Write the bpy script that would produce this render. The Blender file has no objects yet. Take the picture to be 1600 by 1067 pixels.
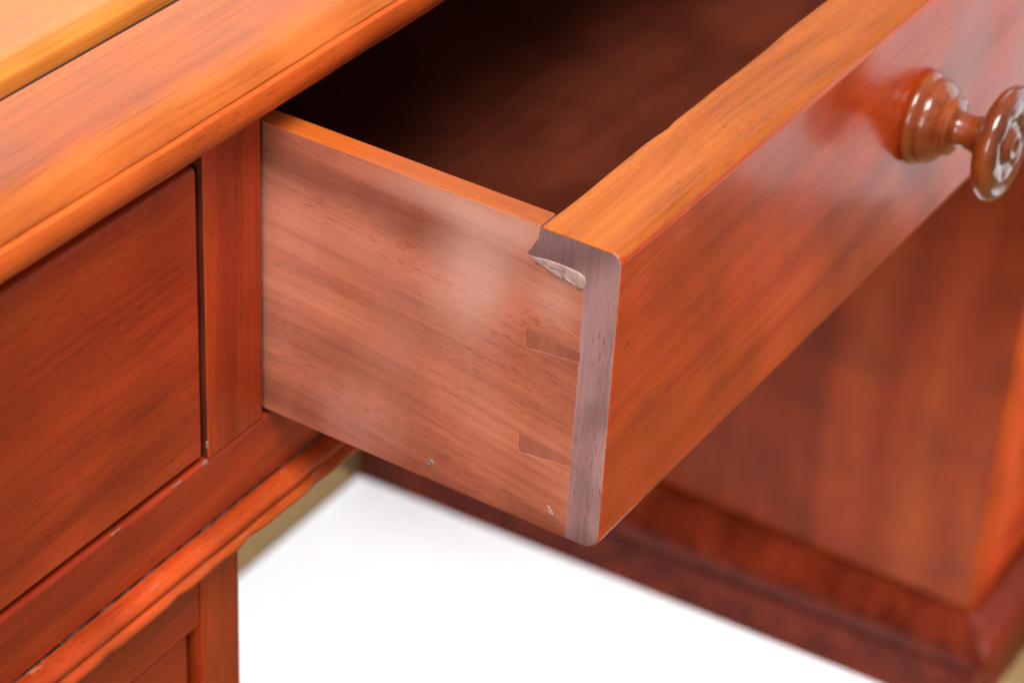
import bpy, bmesh, math, random
from mathutils import Vector, Matrix, noise as mnoise
random.seed(7)
SC = bpy.context.scene
COL = SC.collection
PI = math.pi

# ------------------------------------------------------------------ camera
cam_d = bpy.data.cameras.new('camera')
cam = bpy.data.objects.new('camera', cam_d); COL.objects.link(cam)
RW = ((0.537451673, -0.841850885, 0.049323275),
      (-0.449711802, -0.335599314, -0.827727247),
      (0.713375773, 0.422682135, -0.558958692))      # right, down, forward
CP = (-0.51388, -0.27211, 0.36230)
m = Matrix.Identity(4)
for i in range(3):
    m[i][0] = RW[0][i]; m[i][1] = -RW[1][i]; m[i][2] = -RW[2][i]; m[i][3] = CP[i]
cam.matrix_world = m
cam_d.sensor_width = 36; cam_d.lens = 91.14
cam_d.clip_start = 0.02; cam_d.clip_end = 60
cam_d.dof.use_dof = True
cam_d.dof.focus_distance = 0.715
cam_d.dof.aperture_fstop = 14.0
SC.camera = cam

# ------------------------------------------------------------------ world, lamps, exposure
w = bpy.data.worlds.new('World'); SC.world = w; w.use_nodes = True
bg = w.node_tree.nodes['Background']
bg.inputs['Color'].default_value = (0.86, 0.90, 1.0, 1)
bg.inputs['Strength'].default_value = 0.36

def area_lamp(name, loc, target, sx, sy, power, color):
    d = bpy.data.lights.new(name, 'AREA'); d.shape = 'RECTANGLE'
    d.size = sx; d.size_y = sy; d.energy = power; d.color = color
    o = bpy.data.objects.new(name, d); COL.objects.link(o)
    o.location = loc
    o.rotation_euler = (Vector(target) - Vector(loc)).to_track_quat('-Z', 'Y').to_euler()
    return o
area_lamp('overhead_softbox', (-0.70, -0.45, 1.60), (0.1, 0.1, -0.1), 0.95, 0.8, 57, (1.0, 0.965, 0.92))
area_lamp('left_fill', (-1.9, -0.55, 0.55), (0.1, 0.15, -0.2), 1.0, 0.9, 18, (0.97, 0.97, 1.0))  # soft fill added to brighten the left-facing sides
area_lamp('back_sheen_lamp', (1.9, 1.45, 1.35), (0.0, 0.15, 0.0), 1.5, 1.1, 9, (1.0, 0.97, 0.93))  # unseen lamp added behind the desk for the tabletop's sheen
area_lamp('front_veil_lamp', (1.12, -0.40, -0.06), (0.15, -0.15, -0.06), 0.6, 1.20, 3.0, (0.92, 0.94, 1.0))  # unseen tall lamp added for the pale veil reflected in the drawer front
kl = area_lamp('kneehole_fill', (0.60, -0.45, -0.20), (0.60, 0.42, -0.79), 0.30, 0.25, 1.9, (1.0, 1.0, 1.0))  # unseen fill added to bring the kneehole sheet up to white
kl.data.spread = math.radians(50)
vs = SC.view_settings
vs.view_transform = 'Standard'; vs.look = 'None'; vs.exposure = 0.0; vs.gamma = 1.0
vs.use_curve_mapping = False
SC.cycles.max_bounces = 7; SC.cycles.diffuse_bounces = 6; SC.cycles.glossy_bounces = 3

# ------------------------------------------------------------------ materials
class NT:
    def __init__(s, name):
        s.m = bpy.data.materials.new(name); s.m.use_nodes = True
        s.t = s.m.node_tree; s.p = s.t.nodes['Principled BSDF']
    def n(s, kind, **kw):
        nd = s.t.nodes.new(kind)
        for k, v in kw.items(): setattr(nd, k, v)
        return nd
    def l(s, a, b): s.t.links.new(a, b)
    def val(s, sock, v):
        if hasattr(v, 'is_output') or hasattr(v, 'links'): s.l(v, sock)
        else: sock.default_value = v
    def math(s, op, a, b=0.0, c=0.0):
        nd = s.n('ShaderNodeMath', operation=op)
        for i, v in enumerate((a, b, c)): s.val(nd.inputs[i], v)
        return nd.outputs[0]
    def vmul(s, a, v):
        nd = s.n('ShaderNodeVectorMath', operation='MULTIPLY')
        s.l(a, nd.inputs[0]); nd.inputs[1].default_value = v
        return nd.outputs[0]
    def vadd(s, a, b):
        nd = s.n('ShaderNodeVectorMath', operation='ADD')
        s.l(a, nd.inputs[0]); s.val(nd.inputs[1], b)
        return nd.outputs[0]
    def noise(s, vec, scale, detail=3.0, rough=0.55, dist=0.0, out='Fac'):
        nd = s.n('ShaderNodeTexNoise')
        s.l(vec, nd.inputs['Vector'])
        nd.inputs['Scale'].default_value = scale; nd.inputs['Detail'].default_value = detail
        nd.inputs['Roughness'].default_value = rough; nd.inputs['Distortion'].default_value = dist
        return nd.outputs[out]
    def ramp(s, fac, stops, interp='LINEAR'):
        nd = s.n('ShaderNodeValToRGB'); nd.color_ramp.interpolation = interp
        el = nd.color_ramp.elements
        while len(el) < len(stops): el.new(0.5)
        for e, (p, c) in zip(el, stops):
            e.position = p
            e.color = (c, c, c, 1) if isinstance(c, (int, float)) else (*c, 1)
        s.l(fac, nd.inputs[0]); return nd.outputs[0]
    def mix(s, fac, a, b, mode='MIX'):
        nd = s.n('ShaderNodeMix', data_type='RGBA', blend_type=mode)
        s.val(nd.inputs[0], fac)
        for i, v in ((6, a), (7, b)):
            if isinstance(v, tuple): nd.inputs[i].default_value = (*v, 1)
            else: s.l(v, nd.inputs[i])
        return nd.outputs[2]

def wood(name, axis, dark, mid, light, rough=0.3, coat=0.5, coat_rough=0.08, pores=0.5,
         tilt=0.0, blotch=0.25, streak=1.0, ripple=0.0, offs=(0, 0, 0), wear=0.0, wear_col=(0.62, 0.42, 0.36),
         bump=0.10, spec=0.5, haze=0.0, rubs=(), cross=0.0, bscale=(2.0, 60.0), rand=3.7):
    """mahogany: grain along axis (0,1,2), colours linear"""
    N = NT(name)
    tc = N.n('ShaderNodeTexCoord'); oi = N.n('ShaderNodeObjectInfo')
    rot = N.n('ShaderNodeVectorRotate', rotation_type='EULER_XYZ')
    N.l(tc.outputs['Object'], rot.inputs['Vector'])
    rot.inputs['Rotation'].default_value = ((0, tilt, 0) if axis == 0 else (tilt, 0, 0) if axis == 1 else (0, tilt, 0))
    comb = N.n('ShaderNodeCombineXYZ')
    rv = N.math('MULTIPLY', oi.outputs['Random'], rand)
    for i in range(3): N.l(rv, comb.inputs[i])
    P = N.vadd(N.vadd(rot.outputs[0], comb.outputs[0]), offs)
    # slow wander of the grain
    wn = N.noise(P, 7.0, 1.0, out='Color')
    sub = N.n('ShaderNodeVectorMath', operation='SUBTRACT'); N.l(wn, sub.inputs[0]); sub.inputs[1].default_value = (.5, .5, .5)
    P2 = N.vadd(P, N.vmul(sub.outputs[0], (0.014, 0.014, 0.014)))
    def st(a, c): v = [c, c, c]; v[axis] = a; return tuple(v)
    bands = N.noise(N.vmul(P2, st(*bscale)), 1.0, 2.0, 0.55)
    fine = N.noise(N.vmul(P2, st(14.0, 520.0)), 1.0, 2.0, 0.65)
    fibre = N.noise(N.vmul(P2, st(60.0, 1500.0)), 1.0, 0.0, 0.6)
    blot = N.noise(P, 23.0, 2.0, 0.5)
    col = N.ramp(bands, [(0.28, dark), (0.50, mid), (0.74, light)])
    fr = N.ramp(fine, [(0.30, 0.74), (0.50, 1.0), (0.72, 1.14)])
    col = N.mix(0.75 * streak, col, fr, 'MULTIPLY')
    br = N.ramp(blot, [(0.33, 1.0 - blotch), (0.62, 1.0 + blotch * 0.5)])
    col = N.mix(1.0, col, br, 'MULTIPLY')
    if cross > 0:   # wide, soft cross figure
        v = [9.0, 9.0, 9.0]; v[axis] = 26.0
        cf = N.noise(N.vmul(P2, tuple(v)), 1.0, 1.0)
        col = N.mix(cross, col, N.ramp(cf, [(0.35, 0.25), (0.6, 1.1)]), 'MULTIPLY')
    if ripple > 0:
        v = [55.0, 55.0, 55.0]; v[axis] = 210.0
        rp = N.noise(N.vmul(P2, tuple(v)), 1.0, 3.0, 0.6, 0.6)
        col = N.mix(ripple, col, N.ramp(rp, [(0.35, 0.62), (0.6, 1.12)]), 'MULTIPLY')
    # dark pores: short dashes along the grain
    po = N.noise(N.vmul(P2, st(230.0, 2100.0)), 1.0, 0.0, 0.5)
    pm = N.ramp(po, [(0.64, 0.0), (0.74, 1.0)])
    patch = N.ramp(N.noise(N.vmul(P, st(18.0, 70.0)), 1.0, 0.0), [(0.40, 0.15), (0.62, 1.0)])
    pf = N.math('MULTIPLY', N.math('MULTIPLY', pm, patch), pores)
    col = N.mix(pf, col, tuple(c * 0.55 for c in dark))
    if wear > 0:
        wm = N.ramp(N.noise(N.vmul(P, st(60.0, 190.0)), 1.0, 5.0, 0.7), [(0.66 - wear * 0.22, 0.0), (0.72 - wear * 0.14, 1.0)])
        col = N.mix(N.math('MULTIPLY', wm, 0.75), col, wear_col)
    if haze > 0:   # thin, rubbed-through, dry finish: paler in large soft patches
        hz = N.ramp(N.noise(N.vmul(P, (1, 1, 0.6)), 16.0, 3.0, 0.55), [(0.46, 0.0), (0.68, 1.0)])
        col = N.mix(N.math('MULTIPLY', hz, haze), col, (0.62, 0.36, 0.30))
    for cx, cy, cz, sx, sy, sz, amt in rubs:   # spots where hands and the case have rubbed the finish dull
        q = N.vmul(N.vadd(tc.outputs['Object'], (-cx, -cy, -cz)), (1 / sx, 1 / sy, 1 / sz))
        ln = N.n('ShaderNodeVectorMath', operation='LENGTH'); N.l(q, ln.inputs[0])
        d_ = N.math('ADD', ln.outputs['Value'], N.math('MULTIPLY', N.math('SUBTRACT', blot, 0.5), 1.6))
        col = N.mix(N.math('MULTIPLY', N.ramp(d_, [(0.0, 1.0), (1.0, 0.0)], 'EASE'), amt), col, (0.66, 0.42, 0.34))
    N.l(col, N.p.inputs['Base Color'])
    rr = N.ramp(blot, [(0.3, max(rough - 0.07, 0.03)), (0.7, rough + 0.08)])
    N.l(rr, N.p.inputs['Roughness'])
    N.p.inputs['Specular IOR Level'].default_value = spec
    N.p.inputs['Coat Weight'].default_value = coat
    N.l(N.ramp(blot, [(0.35, coat_rough * 0.7), (0.7, coat_rough * 1.7)]), N.p.inputs['Coat Roughness'])
    bp = N.n('ShaderNodeBump'); bp.inputs['Strength'].default_value = bump; bp.inputs['Distance'].default_value = 0.0004
    hgt = N.math('ADD', N.math('MULTIPLY', fibre, 0.5), N.math('ADD', N.math('MULTIPLY', pf, -0.8), N.math('MULTIPLY', blot, 0.6)))
    N.l(hgt, bp.inputs['Height']); N.l(bp.outputs[0], N.p.inputs['Normal'])
    # the polish film lies wavier and smoother than the grain
    b2 = N.n('ShaderNodeBump'); b2.inputs['Strength'].default_value = 0.06; b2.inputs['Distance'].default_value = 0.002
    N.l(N.noise(N.vmul(P, st(22.0, 60.0)), 1.0, 0.0), b2.inputs['Height']); N.l(b2.outputs[0], N.p.inputs['Coat Normal'])
    return N.m

RED_D, RED_M, RED_L = (0.25, 0.022, 0.005), (0.39, 0.040, 0.007), (0.48, 0.062, 0.012)
ORA_D, ORA_M, ORA_L = (0.37, 0.066, 0.010), (0.50, 0.110, 0.016), (0.58, 0.150, 0.025)
M = {}
M['red_x'] = wood('polished_mahogany_x', 0, RED_D, RED_M, RED_L, 0.36, 0.22, 0.07, tilt=0.05, blotch=.16, spec=.3)
M['red_z'] = wood('polished_mahogany_z', 2, RED_D, RED_M, RED_L, 0.36, 0.2, 0.10, offs=(1.3, .4, .2), blotch=.18, spec=.3)
M['front'] = wood('drawer_front_mahogany', 0, (0.43, 0.040, 0.006), (0.60, 0.066, 0.009), (0.67, 0.092, 0.013), 0.32, 0.42, 0.135, tilt=0.09, blotch=.2, spec=.1, streak=.9, cross=.22, offs=(.37, 2.1, .9))
M['top'] = wood('tabletop_mahogany', 0, ORA_D, ORA_M, ORA_L, 0.34, 0.3, 0.14, spec=.2, tilt=0.0, pores=0.3, blotch=0.18, offs=(4.2, .3, .1))
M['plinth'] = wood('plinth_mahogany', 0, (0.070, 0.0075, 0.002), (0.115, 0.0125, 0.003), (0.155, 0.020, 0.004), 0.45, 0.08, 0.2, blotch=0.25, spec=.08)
M['lipping'] = wood('edge_moulding_mahogany', 0, (0.42, 0.050, 0.008), (0.56, 0.082, 0.012), (0.64, 0.12, 0.018), 0.36, 0.2, 0.12, pores=.4, spec=.2)
M['panel'] = wood('raised_panel_mahogany', 0, (0.48, .12, .018), (0.60, 0.18, 0.028), (0.66, 0.22, 0.036), 0.25, 0.3, 0.1, spec=.2, pores=0.2, blotch=0.12)
M['edge_x'] = wood('planed_edge_x', 0, (0.32, 0.070, 0.010), (0.42, 0.098, 0.015), (0.50, 0.132, 0.022), 0.45, 0.05, 0.2, pores=0.4, blotch=0.14, spec=.12, offs=(.8, 1.1, 0))
M['edge_y'] = wood('planed_edge_y', 1, ORA_D, (0.46, 0.095, 0.014), (0.54, 0.13, 0.022), 0.45, 0.05, 0.2, pores=0.4, blotch=0.15, spec=.12)
M['side'] = wood('dry_drawer_side', 1, (0.25, 0.066, 0.033), (0.45, 0.134, 0.070), (0.56, 0.190, 0.108), 0.42, 0.12, 0.28, pores=0.5, tilt=-0.10, streak=1.0, bscale=(7.0, 48.0), cross=.12,
                 blotch=0.16, ripple=0.12, haze=0.2, rubs=((0, 0.046, -0.022, 1, 0.022, 0.030, 0.5), (0, 0.05, -0.004, 1, 0.05, 0.009, 0.4), (0, 0.020, -0.022, 1, 0.014, 0.016, 0.3), (0, 0.085, -0.088, 1, 0.03, 0.012, 0.08)), bump=0.16, offs=(0, .21, .13))
M['end'] = wood('end_grain', 2, (0.21, 0.110, 0.105), (0.28, 0.155, 0.148), (0.34, 0.200, 0.195), 0.36, 0.25, 0.18, pores=0.5, blotch=0.55, streak=.8, bump=0.16, rand=0.0)
M['pin'] = wood('pin_end_grain', 2, (0.27, 0.082, 0.048), (0.36, 0.112, 0.064), (0.42, 0.140, 0.085), 0.42, 0.1, 0.25, pores=0.3, blotch=0.25, streak=.6, bump=0.12)
M['moulding'] = wood('worn_moulding', 0, (0.30, 0.028, 0.006), (0.47, 0.055, 0.010), (0.58, 0.10, 0.018), 0.40, 0.12, 0.15, pores=0.5, wear=0.26, wear_col=(0.44, 0.16, 0.09), bump=0.08, spec=.2)
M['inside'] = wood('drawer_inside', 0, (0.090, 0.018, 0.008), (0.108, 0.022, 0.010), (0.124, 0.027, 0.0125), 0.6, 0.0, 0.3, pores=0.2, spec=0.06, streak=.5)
M['knob'] = wood('turned_knob', 1, (0.10, 0.016, 0.003), (0.20, 0.037, 0.006), (0.31, 0.072, 0.010), 0.3, 1.0, 0.06, pores=0.5, spec=.3)
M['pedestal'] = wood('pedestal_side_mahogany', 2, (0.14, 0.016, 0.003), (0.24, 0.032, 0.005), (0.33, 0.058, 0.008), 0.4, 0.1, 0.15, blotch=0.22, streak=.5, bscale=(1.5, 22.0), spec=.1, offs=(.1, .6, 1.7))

def plain(name, c1, c2, scale, rough=0.8, bump=0.3, detail=5, dist=0.001, lo=0.3, hi=0.7):
    N = NT(name); tc = N.n('ShaderNodeTexCoord')
    f = N.noise(tc.outputs['Object'], scale, detail, 0.65)
    N.l(N.ramp(f, [(lo, c1), (hi, c2)]), N.p.inputs['Base Color'])
    N.p.inputs['Roughness'].default_value = rough
    b = N.n('ShaderNodeBump'); b.inputs['Strength'].default_value = bump; b.inputs['Distance'].default_value = dist
    N.l(f, b.inputs['Height']); N.l(b.outputs[0], N.p.inputs['Normal'])
    return N.m
M['white'] = plain('cutout_white', (0.88, 0.88, 0.875), (0.92, 0.92, 0.915), 30, 0.75, 0.05)
M['carpet'] = plain('tan_carpet', (0.24, 0.150, 0.055), (0.33, 0.210, 0.085), 180, 0.95, 0.6)
M['filler'] = plain('pale_filler', (0.24, 0.135, 0.115), (0.46, 0.31, 0.27), 300, 0.55, 0.6, dist=0.0006)
M['chip'] = plain('chipped_finish', (0.16, 0.06, 0.04), (0.33, 0.19, 0.15), 800, 0.35, 0.5)
M['dust'] = plain('dusty_groove', (0.05, 0.018, 0.009), (0.28, 0.16, 0.10), 170, 0.7, 0.5, lo=.45, hi=.75)
M['shadow_gap'] = plain('joint_shadow_paint', (0.035, 0.012, 0.008), (0.06, 0.02, 0.012), 200, 0.7, 0.2)
M['steel'] = plain('old_nail', (0.08, 0.045, 0.035), (0.30, 0.22, 0.19), 700, 0.45, 0.5)
for k in ('steel',): pass

# ------------------------------------------------------------------ mesh helpers
def link(name, verts, faces, mats, parent=None, smooth=True, fmat=None, wn=True, ang=35):
    me = bpy.data.meshes.new(name); me.from_pydata([tuple(v) for v in verts], [], faces)
    bm = bmesh.new(); bm.from_mesh(me); bmesh.ops.recalc_face_normals(bm, faces=bm.faces); bm.to_mesh(me); bm.free()
    return finish(name, me, mats, parent, smooth, fmat, wn, ang)
def finish(name, me, mats, parent, smooth=True, fmat=None, wn=True, ang=35):
    if not isinstance(mats, (list, tuple)): mats = [mats]
    for x in mats: me.materials.append(x)
    if fmat:
        for p in me.polygons: p.material_index = fmat(p)
    if smooth:
        for p in me.polygons: p.use_smooth = True
        me.set_sharp_from_angle(angle=math.radians(ang))
    o = bpy.data.objects.new(name, me); COL.objects.link(o)
    if wn and smooth:
        md = o.modifiers.new('weighted_normals', 'WEIGHTED_NORMAL'); md.keep_sharp = True
    if parent is not None: adopt(o, parent)
    return o
def base_world(o):
    mm = o.matrix_basis.copy()
    if o.parent: mm = base_world(o.parent) @ o.matrix_parent_inverse @ mm
    return mm
def adopt(o, parent):
    o.parent = parent
    o.matrix_parent_inverse = base_world(parent).inverted()
def board(name, x0, x1, y0, y1, z0, z1, bev, mats, parent=None, fmat=None, seg=3):
    bm = bmesh.new(); bmesh.ops.create_cube(bm, size=1)
    for v in bm.verts:
        v.co = Vector(((x0 + x1) / 2 + v.co.x * (x1 - x0), (y0 + y1) / 2 + v.co.y * (y1 - y0), (z0 + z1) / 2 + v.co.z * (z1 - z0)))
    if bev > 0: bmesh.ops.bevel(bm, geom=list(bm.edges), offset=bev, segments=seg, profile=0.5, affect='EDGES')
    me = bpy.data.meshes.new(name); bm.to_mesh(me); bm.free()
    return finish(name, me, mats, parent, True, fmat, ang=50)
def loft_x(name, prof, xs, mats, parent=None, fn=None, fmat=None, ang=50):
    """closed (y,z) profile swept along X; fn(x,i,y,z)->(x,y,z) may disturb it"""
    V = []; F = []; n = len(prof)
    for x in xs:
        for i, (y, z) in enumerate(prof):
            V.append(fn(x, i, y, z) if fn else (x, y, z))
    for a in range(len(xs) - 1):
        for i in range(n):
            j = (i + 1) % n
            F.append((a * n + i, a * n + j, (a + 1) * n + j, (a + 1) * n + i))
    F.append(tuple(range(n))); F.append(tuple((len(xs) - 1) * n + i for i in range(n)))
    return link(name, V, F, mats, parent, True, fmat, True, ang)
def slab_yz(name, poly, x0, x1, mats, parent=None, bev=0.0, fmat=None):
    """flat polygon in the (y,z) plane given thickness along X"""
    bm = bmesh.new()
    a = [bm.verts.new((x0, y, z)) for y, z in poly]; b = [bm.verts.new((x1, y, z)) for y, z in poly]
    bm.faces.new(a); bm.faces.new(list(reversed(b)))
    for i in range(len(poly)):
        j = (i + 1) % len(poly); bm.faces.new((a[i], b[i], b[j], a[j]))
    bmesh.ops.recalc_face_normals(bm, faces=bm.faces)
    if bev > 0: bmesh.ops.bevel(bm, geom=list(bm.edges), offset=bev, segments=2, profile=0.5, affect='EDGES')
    me = bpy.data.meshes.new(name); bm.to_mesh(me); bm.free()
    return finish(name, me, mats, parent, True, fmat, ang=50)
def rounded(y0, y1, z0, z1, r, n=4):
    """rounded rectangle profile; r = radii at (y0,z0),(y1,z0),(y1,z1),(y0,z1)"""
    out = []
    for (cy, cz, sy, sz, rad, a0) in ((y0, z0, 1, 1, r[0], PI), (y1, z0, -1, 1, r[1], 1.5 * PI), (y1, z1, -1, -1, r[2], 0), (y0, z1, 1, -1, r[3], .5 * PI)):
        for k in range(n + 1):
            a = a0 + k / n * PI / 2
            out.append((cy + sy * rad + rad * math.cos(a), cz + sz * rad + rad * math.sin(a)))
    return out
def frange(a, b, step):
    n = max(1, int(round((b - a) / step))); return [a + (b - a) * i / n for i in range(n + 1)]
def nz(*a): return mnoise.noise(Vector(a))

# ------------------------------------------------------------------ measures (metres; origin = top left front corner of the open drawer)
D = 0.1175          # front plane of the case
ZF = -0.7909        # floor
XL, XR = -0.475, 1.225   # ends of the case
YB = 0.598          # back of the desk

# ------------------------------------------------------------------ ground
def sheet(name, x0, x1, y0, y1, z, mat):
    o = link(name, [(x0, y0, z), (x1, y0, z), (x1, y1, z), (x0, y1, z)], [(0, 1, 2, 3)], mat, None, False)
    o['kind'] = 'structure'; return o
sheet('floor', -3.0, 3.5, -3.0, 3.0, ZF, M['carpet'])

# ------------------------------------------------------------------ desk
desk = bpy.data.objects.new('writing_desk', None); COL.objects.link(desk); desk.location = (0.375, 0.36, ZF)
desk['label'] = 'polished reddish mahogany pedestal desk with one wide drawer pulled open'; desk['category'] = 'desk'
# white sheet added for the blank cut-out of the kneehole, between the two pedestals
ws = board('cutout_sheet', 0.20, 0.80, 0.13, 0.594, ZF + 0.0005, ZF + 0.0025, 0.0003, M['white'])
ws['label'] = 'plain white sheet added in place of the blank cut-out under the open drawer'; ws['category'] = 'sheet'

# ------------------------------------------------------------------ desk: upper case with its moulded top
# top: flat, then a rounded nose and a small cove under it
nose = [(0.1496, 0.0272), (0.1488, 0.0280), (0.1240, 0.0280), (0.1190, 0.0277), (0.1145, 0.0269), (0.1105, 0.0255), (0.1080, 0.0239), (0.1070, 0.0228), (0.1070, 0.0222), (0.1120, 0.0222), (0.1120, 0.0086)]
prof = nose + [(0.62, 0.0086), (0.62, 0.0250), (0.1496, 0.0250)]
def top_fn(x, i, y, z):
    if 3 <= i <= 8:
        y += 0.0005 * nz(x * 22, i * .25, 3.1) + 0.0002 * nz(x * 90, i * .5, 1)
        z += 0.0003 * nz(x * 25, i * .25, 8.3)
    return (x, y, z)
tt = loft_x('tabletop', prof, frange(XL - 0.012, XR + 0.012, 0.006), M['top'], desk, top_fn, ang=28)
em = [(0.1119, 0.0221), (0.1067, 0.0221), (0.1057, 0.0214), (0.1053, 0.0198), (0.1053, 0.0172), (0.1056, 0.0150), (0.1066, 0.0130), (0.1082, 0.0121), (0.1088, 0.0113), (0.1092, 0.0101), (0.1104, 0.0092), (0.1119, 0.0088)]
loft_x('edge_moulding', em, frange(XL - 0.012, XR + 0.012, 0.006), M['lipping'], tt,
       lambda x, i, y, z: (x, y + 0.0004 * nz(x * 22, i * .2, 3.1) + 0.0002 * nz(x * 90, i * .3, 1), z + (0.0002 * nz(x * 30, i * .2, 8) if 2 < i < 10 else 0)), ang=35)
# raised writing panel behind a narrow joint, its contact shadow painted as a dark strip
rp = [(0.1528, 0.0252), (0.1528, 0.0286), (0.1533, 0.0303), (0.1548, 0.0316), (0.1580, 0.0325), (0.1610, 0.0328), (0.617, 0.0328), (0.617, 0.0252)]
loft_x('raised_panel', rp, frange(XL, XR, 0.05), M['panel'], tt, ang=28)
board('joint_shadow', XL, XR, 0.1498, 0.1527, 0.0251, 0.0258, 0, M['shadow_gap'], tt)
# rails, stiles, dividers
board('top_rail', XL + .02, XR - .02, D, D + 0.022, 0.0035, 0.0084, 0.0004, M['red_x'], desk)
def rail_fn(x, i, y, z):
    k = 1.0 if z > -0.112 else 0.3
    return (x, y + k * 0.00035 * nz(x * 35, i * .3, 5), z + k * 0.0004 * nz(x * 28, i * .2, 2))
loft_x('bottom_rail', rounded(D, D + 0.03, -0.1258, -0.1018, (0.0012, 0.0004, 0.0004, 0.0016)), frange(XL, XR, 0.008), M['red_x'], desk, rail_fn)
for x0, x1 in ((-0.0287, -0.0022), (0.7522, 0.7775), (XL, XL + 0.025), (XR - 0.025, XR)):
    board('stile', x0, x1, D, D + 0.024, -0.1017, 0.0034, 0.0007, [M['red_z'], M['inside']], desk, lambda p: 1 if abs(p.normal.x) > 0.95 else 0)  # dark interior wood on the side faces paints the shade of the drawer gaps
for x0, x1 in ((-0.0235, -0.0062), (0.7562, 0.7735)):
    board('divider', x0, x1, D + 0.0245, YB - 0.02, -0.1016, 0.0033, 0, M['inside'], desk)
board('side_panel', XL + 0.001, XL + 0.019, D + 0.0245, YB, -0.1258, 0.0084, 0.0008, M['red_x'], desk)
board('side_panel', XR - 0.019, XR - 0.001, D + 0.0245, YB, -0.1258, 0.0084, 0.0008, M['red_x'], desk)
board('back_panel', XL + 0.02, XR - 0.02, YB - 0.016, YB, -0.1258, 0.0084, 0, M['inside'], desk)
board('dust_board', XL + 0.02, XR - 0.02, D + 0.031, YB - 0.017, -0.1150, -0.1050, 0, M['inside'], desk)
board('under_board', XL, XR, D + 0.006, YB, -0.1370, -0.1262, 0.0005, M['red_x'], desk)
# dusty groove between the rail and the moulding
loft_x('groove', [(D + 0.0007, -0.1259), (D + 0.0007, -0.1272), (D + 0.004, -0.1272), (D + 0.004, -0.1259)], frange(XL, XR, 0.004), M['dust'], desk,
       lambda x, i, y, z: (x, y + (0.0006 * nz(x * 60, 1, i * .1) if i < 2 else 0), z + 0.0003 * nz(x * 80, 4, 0)))
mo = [(D + 0.0055, -0.1272), (D - 0.0012, -0.1272), (D - 0.0034, -0.1279), (D - 0.0050, -0.1289), (D - 0.0056, -0.1303), (D - 0.0051, -0.1317), (D - 0.0042, -0.1325), (D - 0.0043, -0.1330),
      (D - 0.0060, -0.1336), (D - 0.0069, -0.1344), (D - 0.0068, -0.1358), (D - 0.0058, -0.1366), (D - 0.0043, -0.1372), (D - 0.0034, -0.1384), (D - 0.0029, -0.1398), (D + 0.0055, -0.1398)]
def mo_fn(x, i, y, z):
    if 1 <= i <= 14:
        dent = 0.0
        for cx, wd, dp, lo, hi in ((-0.0155, 0.003, 0.0014, 8, 12), (-0.052, 0.0035, 0.0015, 8, 12), (-0.084, 0.003, 0.0014, 8, 12), (0.018, 0.004, 0.0010, 4, 10), (-0.034, 0.006, 0.0008, 8, 12)):
            if lo <= i <= hi: dent += dp * math.exp(-((x - cx) / wd) ** 2)
        y += 0.6 * dent + 0.00012 * nz(x * 45, i * .12, 2) + 0.00010 * nz(x * 120, i * .2, 7)
        z += 0.00015 * nz(x * 40, i * .12, 9)
    return (x, y, z)
loft_x('moulding', mo, frange(XL - .006, XR + .006, 0.0025), M['moulding'], desk, mo_fn, ang=60)

# ------------------------------------------------------------------ pedestals
def chip(name, loc, nrm, size, parent, mat='chip', stretch=(1, 1), seed=0):
    """a small irregular flake where the finish is knocked off, standing proud by a hair"""
    rnd = random.Random(seed); nrm = Vector(nrm).normalized()
    u = nrm.orthogonal().normalized() if abs(nrm.z) > .9 else Vector((0, 0, 1)).cross(nrm).normalized()
    v = nrm.cross(u); c = Vector(loc); V = []; n = 10
    for k in range(n):
        a = k / n * 2 * PI; r = size * (0.6 + 0.5 * rnd.random())
        V.append(c + u * math.cos(a) * r * stretch[0] + v * math.sin(a) * r * stretch[1] - nrm * 0.0002)
    for k in range(n):
        a = k / n * 2 * PI; r = size * (0.35 + 0.3 * rnd.random())
        V.append(c + u * math.cos(a) * r * stretch[0] + v * math.sin(a) * r * stretch[1] + nrm * (0.00012 + 0.0002 * rnd.random()))
    V.append(c + nrm * 0.0002)
    F = [(k, (k + 1) % n, n + (k + 1) % n, n + k) for k in range(n)] + [(n + k, n + (k + 1) % n, 2 * n) for k in range(n)]
    return link(name, V, F, M[mat], parent, True, None, False)

ZT = -0.1399   # top of the pedestals
# left pedestal (mostly out of frame)
pl = board('pedestal', -0.4370, -0.0295, YB - 0.014, YB - 0.003, ZF + 0.080, ZT, 0, M['inside'], desk)
pl['label'] = 'pedestal left of the white cut-out'
Y1 = 0.1200
board('stile', -0.0303, -0.0115, Y1, Y1 + 0.022, ZF + 0.080, ZT, 0.0008, M['red_z'], pl)
board('stile', -0.455, -0.436, Y1, Y1 + 0.022, ZF + 0.080, ZT, 0.0008, M['red_z'], pl)
board('top_rail', -0.4355, -0.0306, Y1 + 0.0006, Y1 + 0.022, -0.1655, ZT, 0.0006, M['red_x'], pl)
board('bottom_rail', -0.4355, -0.0306, Y1 + 0.0006, Y1 + 0.022, ZF + 0.080, ZF + 0.10, 0.0006, M['red_x'], pl)
for z in (-0.345, -0.525): board('drawer_rail', -0.4355, -0.0306, Y1 + 0.0006, Y1 + 0.022, z - 0.008, z + 0.008, 0.0006, M['red_x'], pl)
board('side_panel', -0.0290, -0.0125, Y1 + 0.0225, YB - 0.002, ZF + 0.080, ZT, 0.0004, M['pedestal'], pl)
board('side_panel', -0.4540, -0.4375, Y1 + 0.0225, YB - 0.002, ZF + 0.080, ZT, 0.0004, M['pedestal'], pl)
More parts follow.
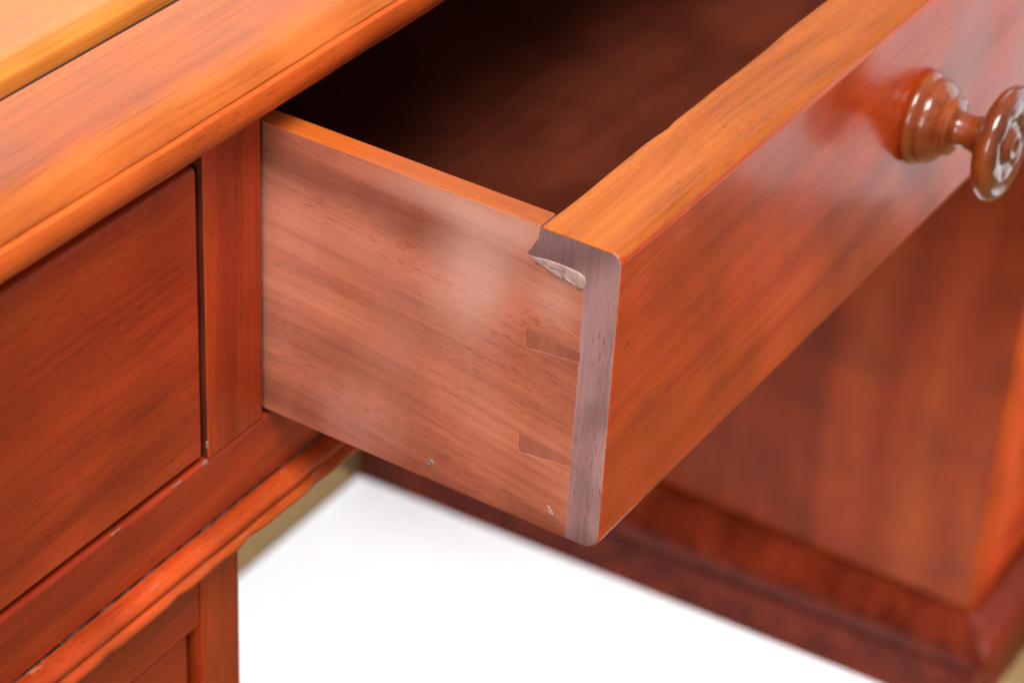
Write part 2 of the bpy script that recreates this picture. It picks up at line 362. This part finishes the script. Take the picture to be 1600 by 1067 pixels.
# right pedestal: plain inner side, moulded plinth
XQ = 0.7705; YQ = 0.131; ZP = -0.7125
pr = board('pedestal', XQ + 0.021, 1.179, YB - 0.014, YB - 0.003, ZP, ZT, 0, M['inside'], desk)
pr['label'] = 'pedestal with moulded plinth behind the open drawer'
def skewed(o, back, front):
    """the old plinth is not quite square: its inner side creeps to the right towards the front"""
    for v in o.data.vertices:
        if v.co.x < 0.8: v.co.x += front + (back - front) * (v.co.y - YQ) / (YB - YQ)
    return o
board('side_panel', XQ, XQ + 0.02, YQ, YB - 0.002, ZP, ZT, 0.0035, M['pedestal'], pr, seg=4)
board('stile', XQ + 0.0202, XQ + 0.045, YQ + 0.001, YQ + 0.022, ZP, ZT, 0.0008, M['red_z'], pr)
board('stile', 1.178, 1.198, YQ + 0.001, YQ + 0.022, ZP, ZT, 0.0008, M['red_z'], pr)
board('side_panel', 1.180, 1.1975, YQ + 0.0225, YB - 0.002, ZP, ZT, 0.0008, M['pedestal'], pr)
board('top_rail', XQ + 0.0452, 1.1778, YQ + 0.0016, YQ + 0.022, -0.1655, ZT, 0.0006, M['red_x'], pr)
board('bottom_rail', XQ + 0.0452, 1.1778, YQ + 0.0016, YQ + 0.022, ZP, ZP + 0.02, 0.0006, M['red_x'], pr)
for z in (-0.345, -0.525): board('drawer_rail', XQ + 0.0452, 1.1778, YQ + 0.0016, YQ + 0.022, z - 0.008, z + 0.008, 0.0006, M['red_x'], pr)
def plinth(par, x0, x1, y0, y1, skew=None):
    """base block, then a rounded torus moulding and a small cove above it, run round front and sides"""
    prof = [(0.0, ZF), (0.0, ZF + 0.036), (-0.001, ZF + 0.0385), (0.001, ZF + 0.041), (-0.0035, ZF + 0.046), (-0.005, ZF + 0.053), (-0.0042, ZF + 0.060), (0.0005, ZF + 0.0665),
            (0.005, ZF + 0.069), (0.008, ZF + 0.073), (0.0125, ZF + 0.0762), (0.0135, ZP), (0.02, ZP)]
    V = []; F = []; n = len(prof)
    for o_, z in prof:
        loop = []
        r = 0.005
        for cx, cy, sx, sy, a0 in ((x0, y0, 1, 1, PI), (x1, y0, -1, 1, 1.5 * PI), (x1, y1, -1, -1, 0), (x0, y1, 1, -1, .5 * PI)):
            for k in range(5):
                a = a0 + k / 4 * PI / 2
                loop.append((cx + sx * (r + o_) + r * math.cos(a), cy + sy * (r + o_) + r * math.sin(a), z))
        V += loop
    L = 20
    for a in range(n - 1):
        for i in range(L):
            j = (i + 1) % L; F.append((a * L + i, a * L + j, (a + 1) * L + j, (a + 1) * L + i))
    F.append(tuple(range(L))); F.append(tuple((n - 1) * L + i for i in range(L)))
    # split: base block and moulding are two parts
    cut = 2
    fb = [f for f in F[:cut * L]] + [tuple(range(L)), tuple(cut * L + i for i in range(L))]
    ob = link('plinth', V[:(cut + 1) * L], fb, M['plinth'], par, True, None, True, 50)
    Vm = V[cut * L:]; fm = []
    for a in range(n - 1 - cut):
        for i in range(L):
            j = (i + 1) % L; fm.append((a * L + i, a * L + j, (a + 1) * L + j, (a + 1) * L + i))
    fm.append(tuple(range(L))); fm.append(tuple((n - 1 - cut) * L + i for i in range(L)))
    om = link('plinth_moulding', Vm, fm, M['plinth'], par, True, None, True, 50)
    if skew: skewed(ob, *skew); skewed(om, *skew)
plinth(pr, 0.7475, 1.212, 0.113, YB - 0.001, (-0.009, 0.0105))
plinth(pl, -0.470, 0.0, 0.104, YB - 0.001)

# ------------------------------------------------------------------ knobs
def lathe_y(name, prof, cx, cz, y0, mats, parent, seg=40, fn=None):
    """prof: list of (radius, distance out from the drawer face)"""
    V = []; F = []; n = len(prof)
    for r, d in prof:
        for k in range(seg):
            a = 2 * PI * k / seg
            dd = d + (fn(r, a, d) if fn else 0)
            V.append((cx + r * math.cos(a), y0 - dd, cz + r * math.sin(a)))
    for a in range(n - 1):
        for k in range(seg):
            j = (k + 1) % seg; F.append((a * seg + k, a * seg + j, (a + 1) * seg + j, (a + 1) * seg + k))
    F.append(tuple(range(seg))); F.append(tuple((n - 1) * seg + k for k in range(seg)))
    return link(name, V, F, mats, parent, True, None, False, 40)
KB = [(0.0152, -0.0004), (0.0164, 0.0004), (0.0168, 0.0016), (0.0165, 0.0028), (0.0155, 0.0036), (0.0150, 0.0042), (0.0153, 0.0050), (0.0150, 0.0066), (0.0138, 0.0084), (0.0122, 0.0098),
      (0.0108, 0.0106), (0.0104, 0.0112), (0.0106, 0.0122), (0.0098, 0.0134), (0.0078, 0.0140), (0.0064, 0.0148), (0.0059, 0.0170), (0.0060, 0.0195), (0.0068, 0.0215), (0.0090, 0.0232)]
KD = [(0.0090, 0.0232), (0.0135, 0.0246), (0.0168, 0.0262), (0.0183, 0.0280), (0.0187, 0.0297), (0.0183, 0.0313), (0.0172, 0.0323), (0.0160, 0.0325), (0.0152, 0.0318), (0.0148, 0.0312)]
RO = [(0.0147, 0.0313), (0.0140, 0.0316), (0.0128, 0.0320), (0.0115, 0.0322), (0.0102, 0.0321), (0.0090, 0.0318), (0.0078, 0.0314), (0.0068, 0.0311), (0.0061, 0.0314), (0.0056, 0.0324), (0.0048, 0.0333), (0.0036, 0.0338), (0.0022, 0.0334), (0.0014, 0.0326), (0.0006, 0.0322)]
def petals(r, a):
    t = max(0.0, 1 - abs(r - 0.0108) / 0.0042)
    return 0.0007 * t * (abs(math.cos(4 * a)) - 0.5)
def knob(parent, x, z, y):
    prof = [(r * 0.96, d) for r, d in KB] + [(r * 1.05, d * 1.02) for r, d in KD[1:] + RO]
    nb = len(KB) + len(KD) - 1
    return lathe_y('knob', prof, x, z, y, M['knob'], parent, 64, lambda r, a, d=0: petals(r, a) if d > 0.0318 and r < 0.0156 else 0.0)

# ------------------------------------------------------------------ the open drawer
W = 0.750; T = 0.0252; H = 0.100; TS = 0.0076; LAP = 0.0105
def drawer_box(x0, x1, z0, z1, y0, y1):
    """bottom board and back board of a drawer: the drawer's own mesh, the rest are its pieces"""
    V = []; F = []
    for a, b, c, d, e, f in ((x0, x1, y0, y1, z0, z0 + 0.006), (x0 + .001, x1 - .001, y1 - 0.011, y1 - 0.001, z0 + 0.0062, z1)):
        k = len(V)
        V += [(a, c, e), (b, c, e), (b, d, e), (a, d, e), (a, c, f), (b, c, f), (b, d, f), (a, d, f)]
        F += [tuple(k + q for q in ff) for ff in ((0, 3, 2, 1), (4, 5, 6, 7), (0, 1, 5, 4), (1, 2, 6, 5), (2, 3, 7, 6), (3, 0, 4, 7))]
    return link('drawer', V, F, M['inside'], desk, False)
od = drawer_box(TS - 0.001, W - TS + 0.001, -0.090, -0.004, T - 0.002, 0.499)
od['label'] = 'wide drawer pulled open, with dovetailed side and turned knob'
prof = rounded(0.0, T, -H, 0.0, (0.0050, 0.0006, 0.0010, 0.0034), 6)
nP = len(prof)
def front_fn(x, i, y, z):
    if y < 0.006:
        y += 0.00025 * nz(x * 9, z * 25, 1.5)
    if z > -0.004:
        if y > T - 0.004:   # worn inner top edge with a nick
            y += 0.0009 * nz(x * 14, 3, 0.5) + 0.0003 * nz(x * 60, 7, 0.5)
            if 0.058 < x < 0.0685: y -= 0.0006 * (x - 0.058) / 0.0105
        else: z += 0.0002 * nz(x * 20, 2, 4)
    return (x, y, z)
xs = [0.0, 0.0003, 0.0008, 0.0016] + frange(0.004, W - 0.004, 0.004) + [W - 0.0016, W - 0.0008, W - 0.0003, W]
def edge_mat(p):
    return 1 if p.normal.z > 0.6 and p.center.z > -0.003 else (2 if abs(p.normal.x) > 0.8 else 0)
def end_fn(x, i, y, z):
    e = min(x, W - x)
    k = 0.0007 if e < 0.0001 else (0.0003 if e < 0.0005 else (0.0001 if e < 0.001 else 0.0))     # eased end edges
    x, y, z = front_fn(x, i, y, z)
    if k:
        if y < 0.006: y += k
        if z > -0.003: z -= k * 0.8
        if z < -H + 0.006: z += k * 0.8
    return (x, y, z)
front = loft_x('front', prof, xs, [M['front'], M['edge_x'], M['end']], od, end_fn, edge_mat)
# half pin at the top and two tapering pins, end grain, let into the side
HP = [(T - 0.0012, -0.0030), (T + 0.0002, -0.0030), (0.0290, -0.0104), (0.0272, -0.0106), (T - 0.0012, -0.0104)]
P1 = [(LAP, -0.0352), (0.0277, -0.0345), (0.0275, -0.0402), (LAP, -0.0385)]
P2 = [(LAP, -0.0718), (0.0280, -0.0703), (0.0278, -0.0762), (LAP, -0.0742)]
for P, pm_ in ((HP, 'end'), (P1, 'pin'), (P2, 'pin')):
    slab_yz('dovetail_pin', P, -0.00006, TS + 0.0004, M[pm_], od, 0.0001)
g = 0.00012
LS = LAP + 0.0002
SIDE = [(LS, -0.0140), (LS, -0.0352 + g), (0.0277 + g, -0.0345 + g), (0.0275 + g, -0.0402 - g), (LS, -0.0385 - g), (LS, -0.0718 + g), (0.0280 + g, -0.0703 + g), (0.0278 + g, -0.0762 - g), (LS, -0.0742 - g),
        (LS, -H + 0.0012), (0.0135, -H + 0.0004), (0.50, -H + 0.0004), (0.50, 0.0), (T + 0.0004, 0.0), (T + 0.0006, -0.0040), (0.0290 + g, -0.0104), (0.0254, -0.0116), (0.0225, -0.0123), (0.0200, -0.0130), (0.0165, -0.0132), (0.0140, -0.0139)]
def ragged(poly):
    out = []
    for k, (y, z) in enumerate(poly):
        out.append((y, z)); y2, z2 = poly[(k + 1) % len(poly)]
        if y == LS and y2 == LS:
            n_ = int(abs(z2 - z) / 0.0016)
            for q in range(1, n_):
                t_ = q / n_; out.append((LS + 0.00028 * abs(nz(q * 1.7, z * 400, 2)) + 0.0001 * (q % 2), z + (z2 - z) * t_))
    return out
SIDE = ragged(SIDE)
def side_mat(p): return 1 if p.normal.z > 0.6 and p.center.z > -0.002 else 0
def side(x0, x1, par):
    return slab_yz('side', SIDE, x0, x1, [M['side'], M['edge_y']], par, 0.00018, side_mat)
sd = side(-0.00014, TS, od)
side(W - TS, W + 0.00014, od)
# pale filler crumbling in the old chipped socket under the half pin
FP = [(0.0290, -0.0107), (0.0272, -0.0104), (0.0250, -0.0101), (0.0225, -0.0098), (0.0190, -0.0097), (0.0150, -0.0098), (0.0125, -0.0101), (0.0109, -0.0108), (0.0104, -0.0128), (0.0107, -0.0146), (0.0118, -0.0152), (0.0130, -0.0148), (0.0140, -0.0151), (0.0155, -0.0145), (0.0178, -0.0147), (0.0200, -0.0139), (0.0225, -0.0133), (0.0240, -0.0127), (0.0262, -0.0121)]
V = []; F = []; n = len(FP)
cy = sum(p[0] for p in FP) / n; cz = sum(p[1] for p in FP) / n
for ring, (s, x) in enumerate(((1.0, 0.0030), (1.0, -0.00016), (0.92, -0.0002), (0.75, -0.0003), (0.55, -0.00035), (0.35, -0.0003), (0.15, -0.0003))):
    for k, (y, z) in enumerate(FP):
        V.append((x + (0.00045 * nz(y * 900 * s + 3, z * 900 * s, ring * .7) if ring > 1 else 0), cy + (y - cy) * s, cz + (z - cz) * s))
for a in range(6):
    for k in range(n):
        j = (k + 1) % n; F.append((a * n + k, a * n + j, (a + 1) * n + j, (a + 1) * n + k))
F.append(tuple(6 * n + k for k in range(n))); F.append(tuple(range(n)))
o = link('filler_patch', V, F, M['filler'], od, True, None, False, 80); o['label'] = 'pale crumbling filler under the top dovetail'
# two nail heads near the lower edge
def nail(y, z, ry, rz, par, seed, mat):
    rnd = random.Random(seed); V = []; n = 12
    for s, x in ((1.0, 0.0002), (0.9, -0.00025), (0.6, -0.0004), (0.3, -0.0001)):
        for k in range(n):
            a = 2 * PI * k / n; q = s * (0.85 + 0.3 * rnd.random())
            u, v = math.cos(a) * ry * q, math.sin(a) * rz * q
            V.append((x, y + u * 0.86 + v * 0.5, z + v * 0.86 - u * 0.5))
    F = [(a * n + k, a * n + (k + 1) % n, (a + 1) * n + (k + 1) % n, (a + 1) * n + k) for a in range(3) for k in range(n)]
    F.append(tuple(3 * n + k for k in range(n)))
    return link('nail', V, F, mat, par, True, None, False, 80)
nail(0.0578, -0.0934, 0.0016, 0.0011, od, 3, M['steel'])
nail(0.0163, -0.0922, 0.0007, 0.0019, od, 5, M['filler'])
KX, KZ = 0.1985, -0.0455
knob(od, KX, KZ, 0.0)
knob(od, W - KX, KZ, 0.0)

# ------------------------------------------------------------------ closed drawers
def closed(x0, x1, z0, z1, y, label, kn, mat='red_x'):
    t = drawer_box(x0 + TS, x1 - TS, z0 + .008, z1 - .006, y + T, 0.48); t['label'] = label
    pr_ = rounded(y, y + T, z0, z1, (0.0022, 0.0006, 0.0006, 0.0016), 4)
    def fn(x, i, yy, zz):
        e = min(x - x0, x1 - x)
        if e < 0.0015:
            k = 0.0015 - e; yy += k * 0.6 if yy < y + 0.004 else 0; zz += -k * 0.5 if zz > z1 - 0.003 else (k * 0.5 if zz < z0 + 0.003 else 0)
        return (x, yy + (0.0003 * nz(x * 9, zz * 20, 6.5) if yy < y + .004 else 0), zz)
    f = loft_x('front', pr_, [x0, x0 + .0005, x0 + .001, x0 + .0015] + frange(x0 + .01, x1 - .01, 0.01) + [x1 - .0015, x1 - .001, x1 - .0005, x1], [M[mat], M['edge_x']], t, fn)
    board('side', x0 + .0005, x0 + TS, y + T, 0.48, z0, z1 - .001, 0, M['side'], t)
    board('side', x1 - TS, x1 - .0005, y + T, 0.48, z0, z1 - .001, 0, M['side'], t)
    for kx in kn: knob(t, kx, (z0 + z1) / 2 + .005, y)
    return t
cd = closed(-0.448, -0.0301, -0.1004, -0.0008, D + 0.0007, 'closed dark red drawer under the tabletop, left of the open drawer', [-0.24])
closed(0.7818, 1.198, -0.1008, -0.0008, D + 0.0022, 'closed drawer under the tabletop, right of the open drawer', [0.99])
closed(-0.4325, -0.0342, -0.3355, -0.1672, Y1 + 0.0024, 'pedestal drawer just below the worn moulding, only its top right corner showing', [-0.235])
for (x0, x1, yy, side_) in ((-0.4325, -0.0342, Y1 + 0.0024, 'left'), (XQ + 0.0482, 1.1748, YQ + 0.004, 'right')):
    for z0, z1, nm in ((-0.3355, -0.1672, 'upper'), (-0.5155, -0.3545, 'middle'), (ZF + .1015, -0.5345, 'bottom')):
        if side_ == 'left' and nm == 'upper': continue
        closed(x0, x1, z0, z1, yy, 'closed %s drawer of the %s pedestal' % (nm, side_), [(x0 + x1) / 2])

# ------------------------------------------------------------------ knocks and chips in the finish
chip('chipped_finish', (-0.0287, D + 0.0004, -0.0965), (-0.7, -0.7, 0), 0.0011, desk, stretch=(.6, 1.8), seed=1)
chip('chipped_finish', (-0.0300, D + 0.0006, -0.1022), (0, -0.6, 0.8), 0.0013, desk, stretch=(2.2, .7), seed=2)
chip('chipped_finish', (-0.0430, D + 0.0005, -0.1021), (0, -0.6, 0.8), 0.0008, desk, stretch=(4.2, .6), seed=3)
chip('chipped_finish', (-0.0700, D + 0.0005, -0.1021), (0, -0.6, 0.8), 0.0007, desk, stretch=(5.0, .6), seed=4)
chip('chipped_finish', (-0.0345, D + 0.0025, -0.0012), (0, -0.7, 0.7), 0.0010, cd, stretch=(2.6, .45), seed=21)  # worn flake that also paints the highlight on the drawer's top corner
chip('dent', (-0.070, D + 0.0021, -0.0666), (0, -1, 0), 0.0010, cd, 'steel', seed=22)
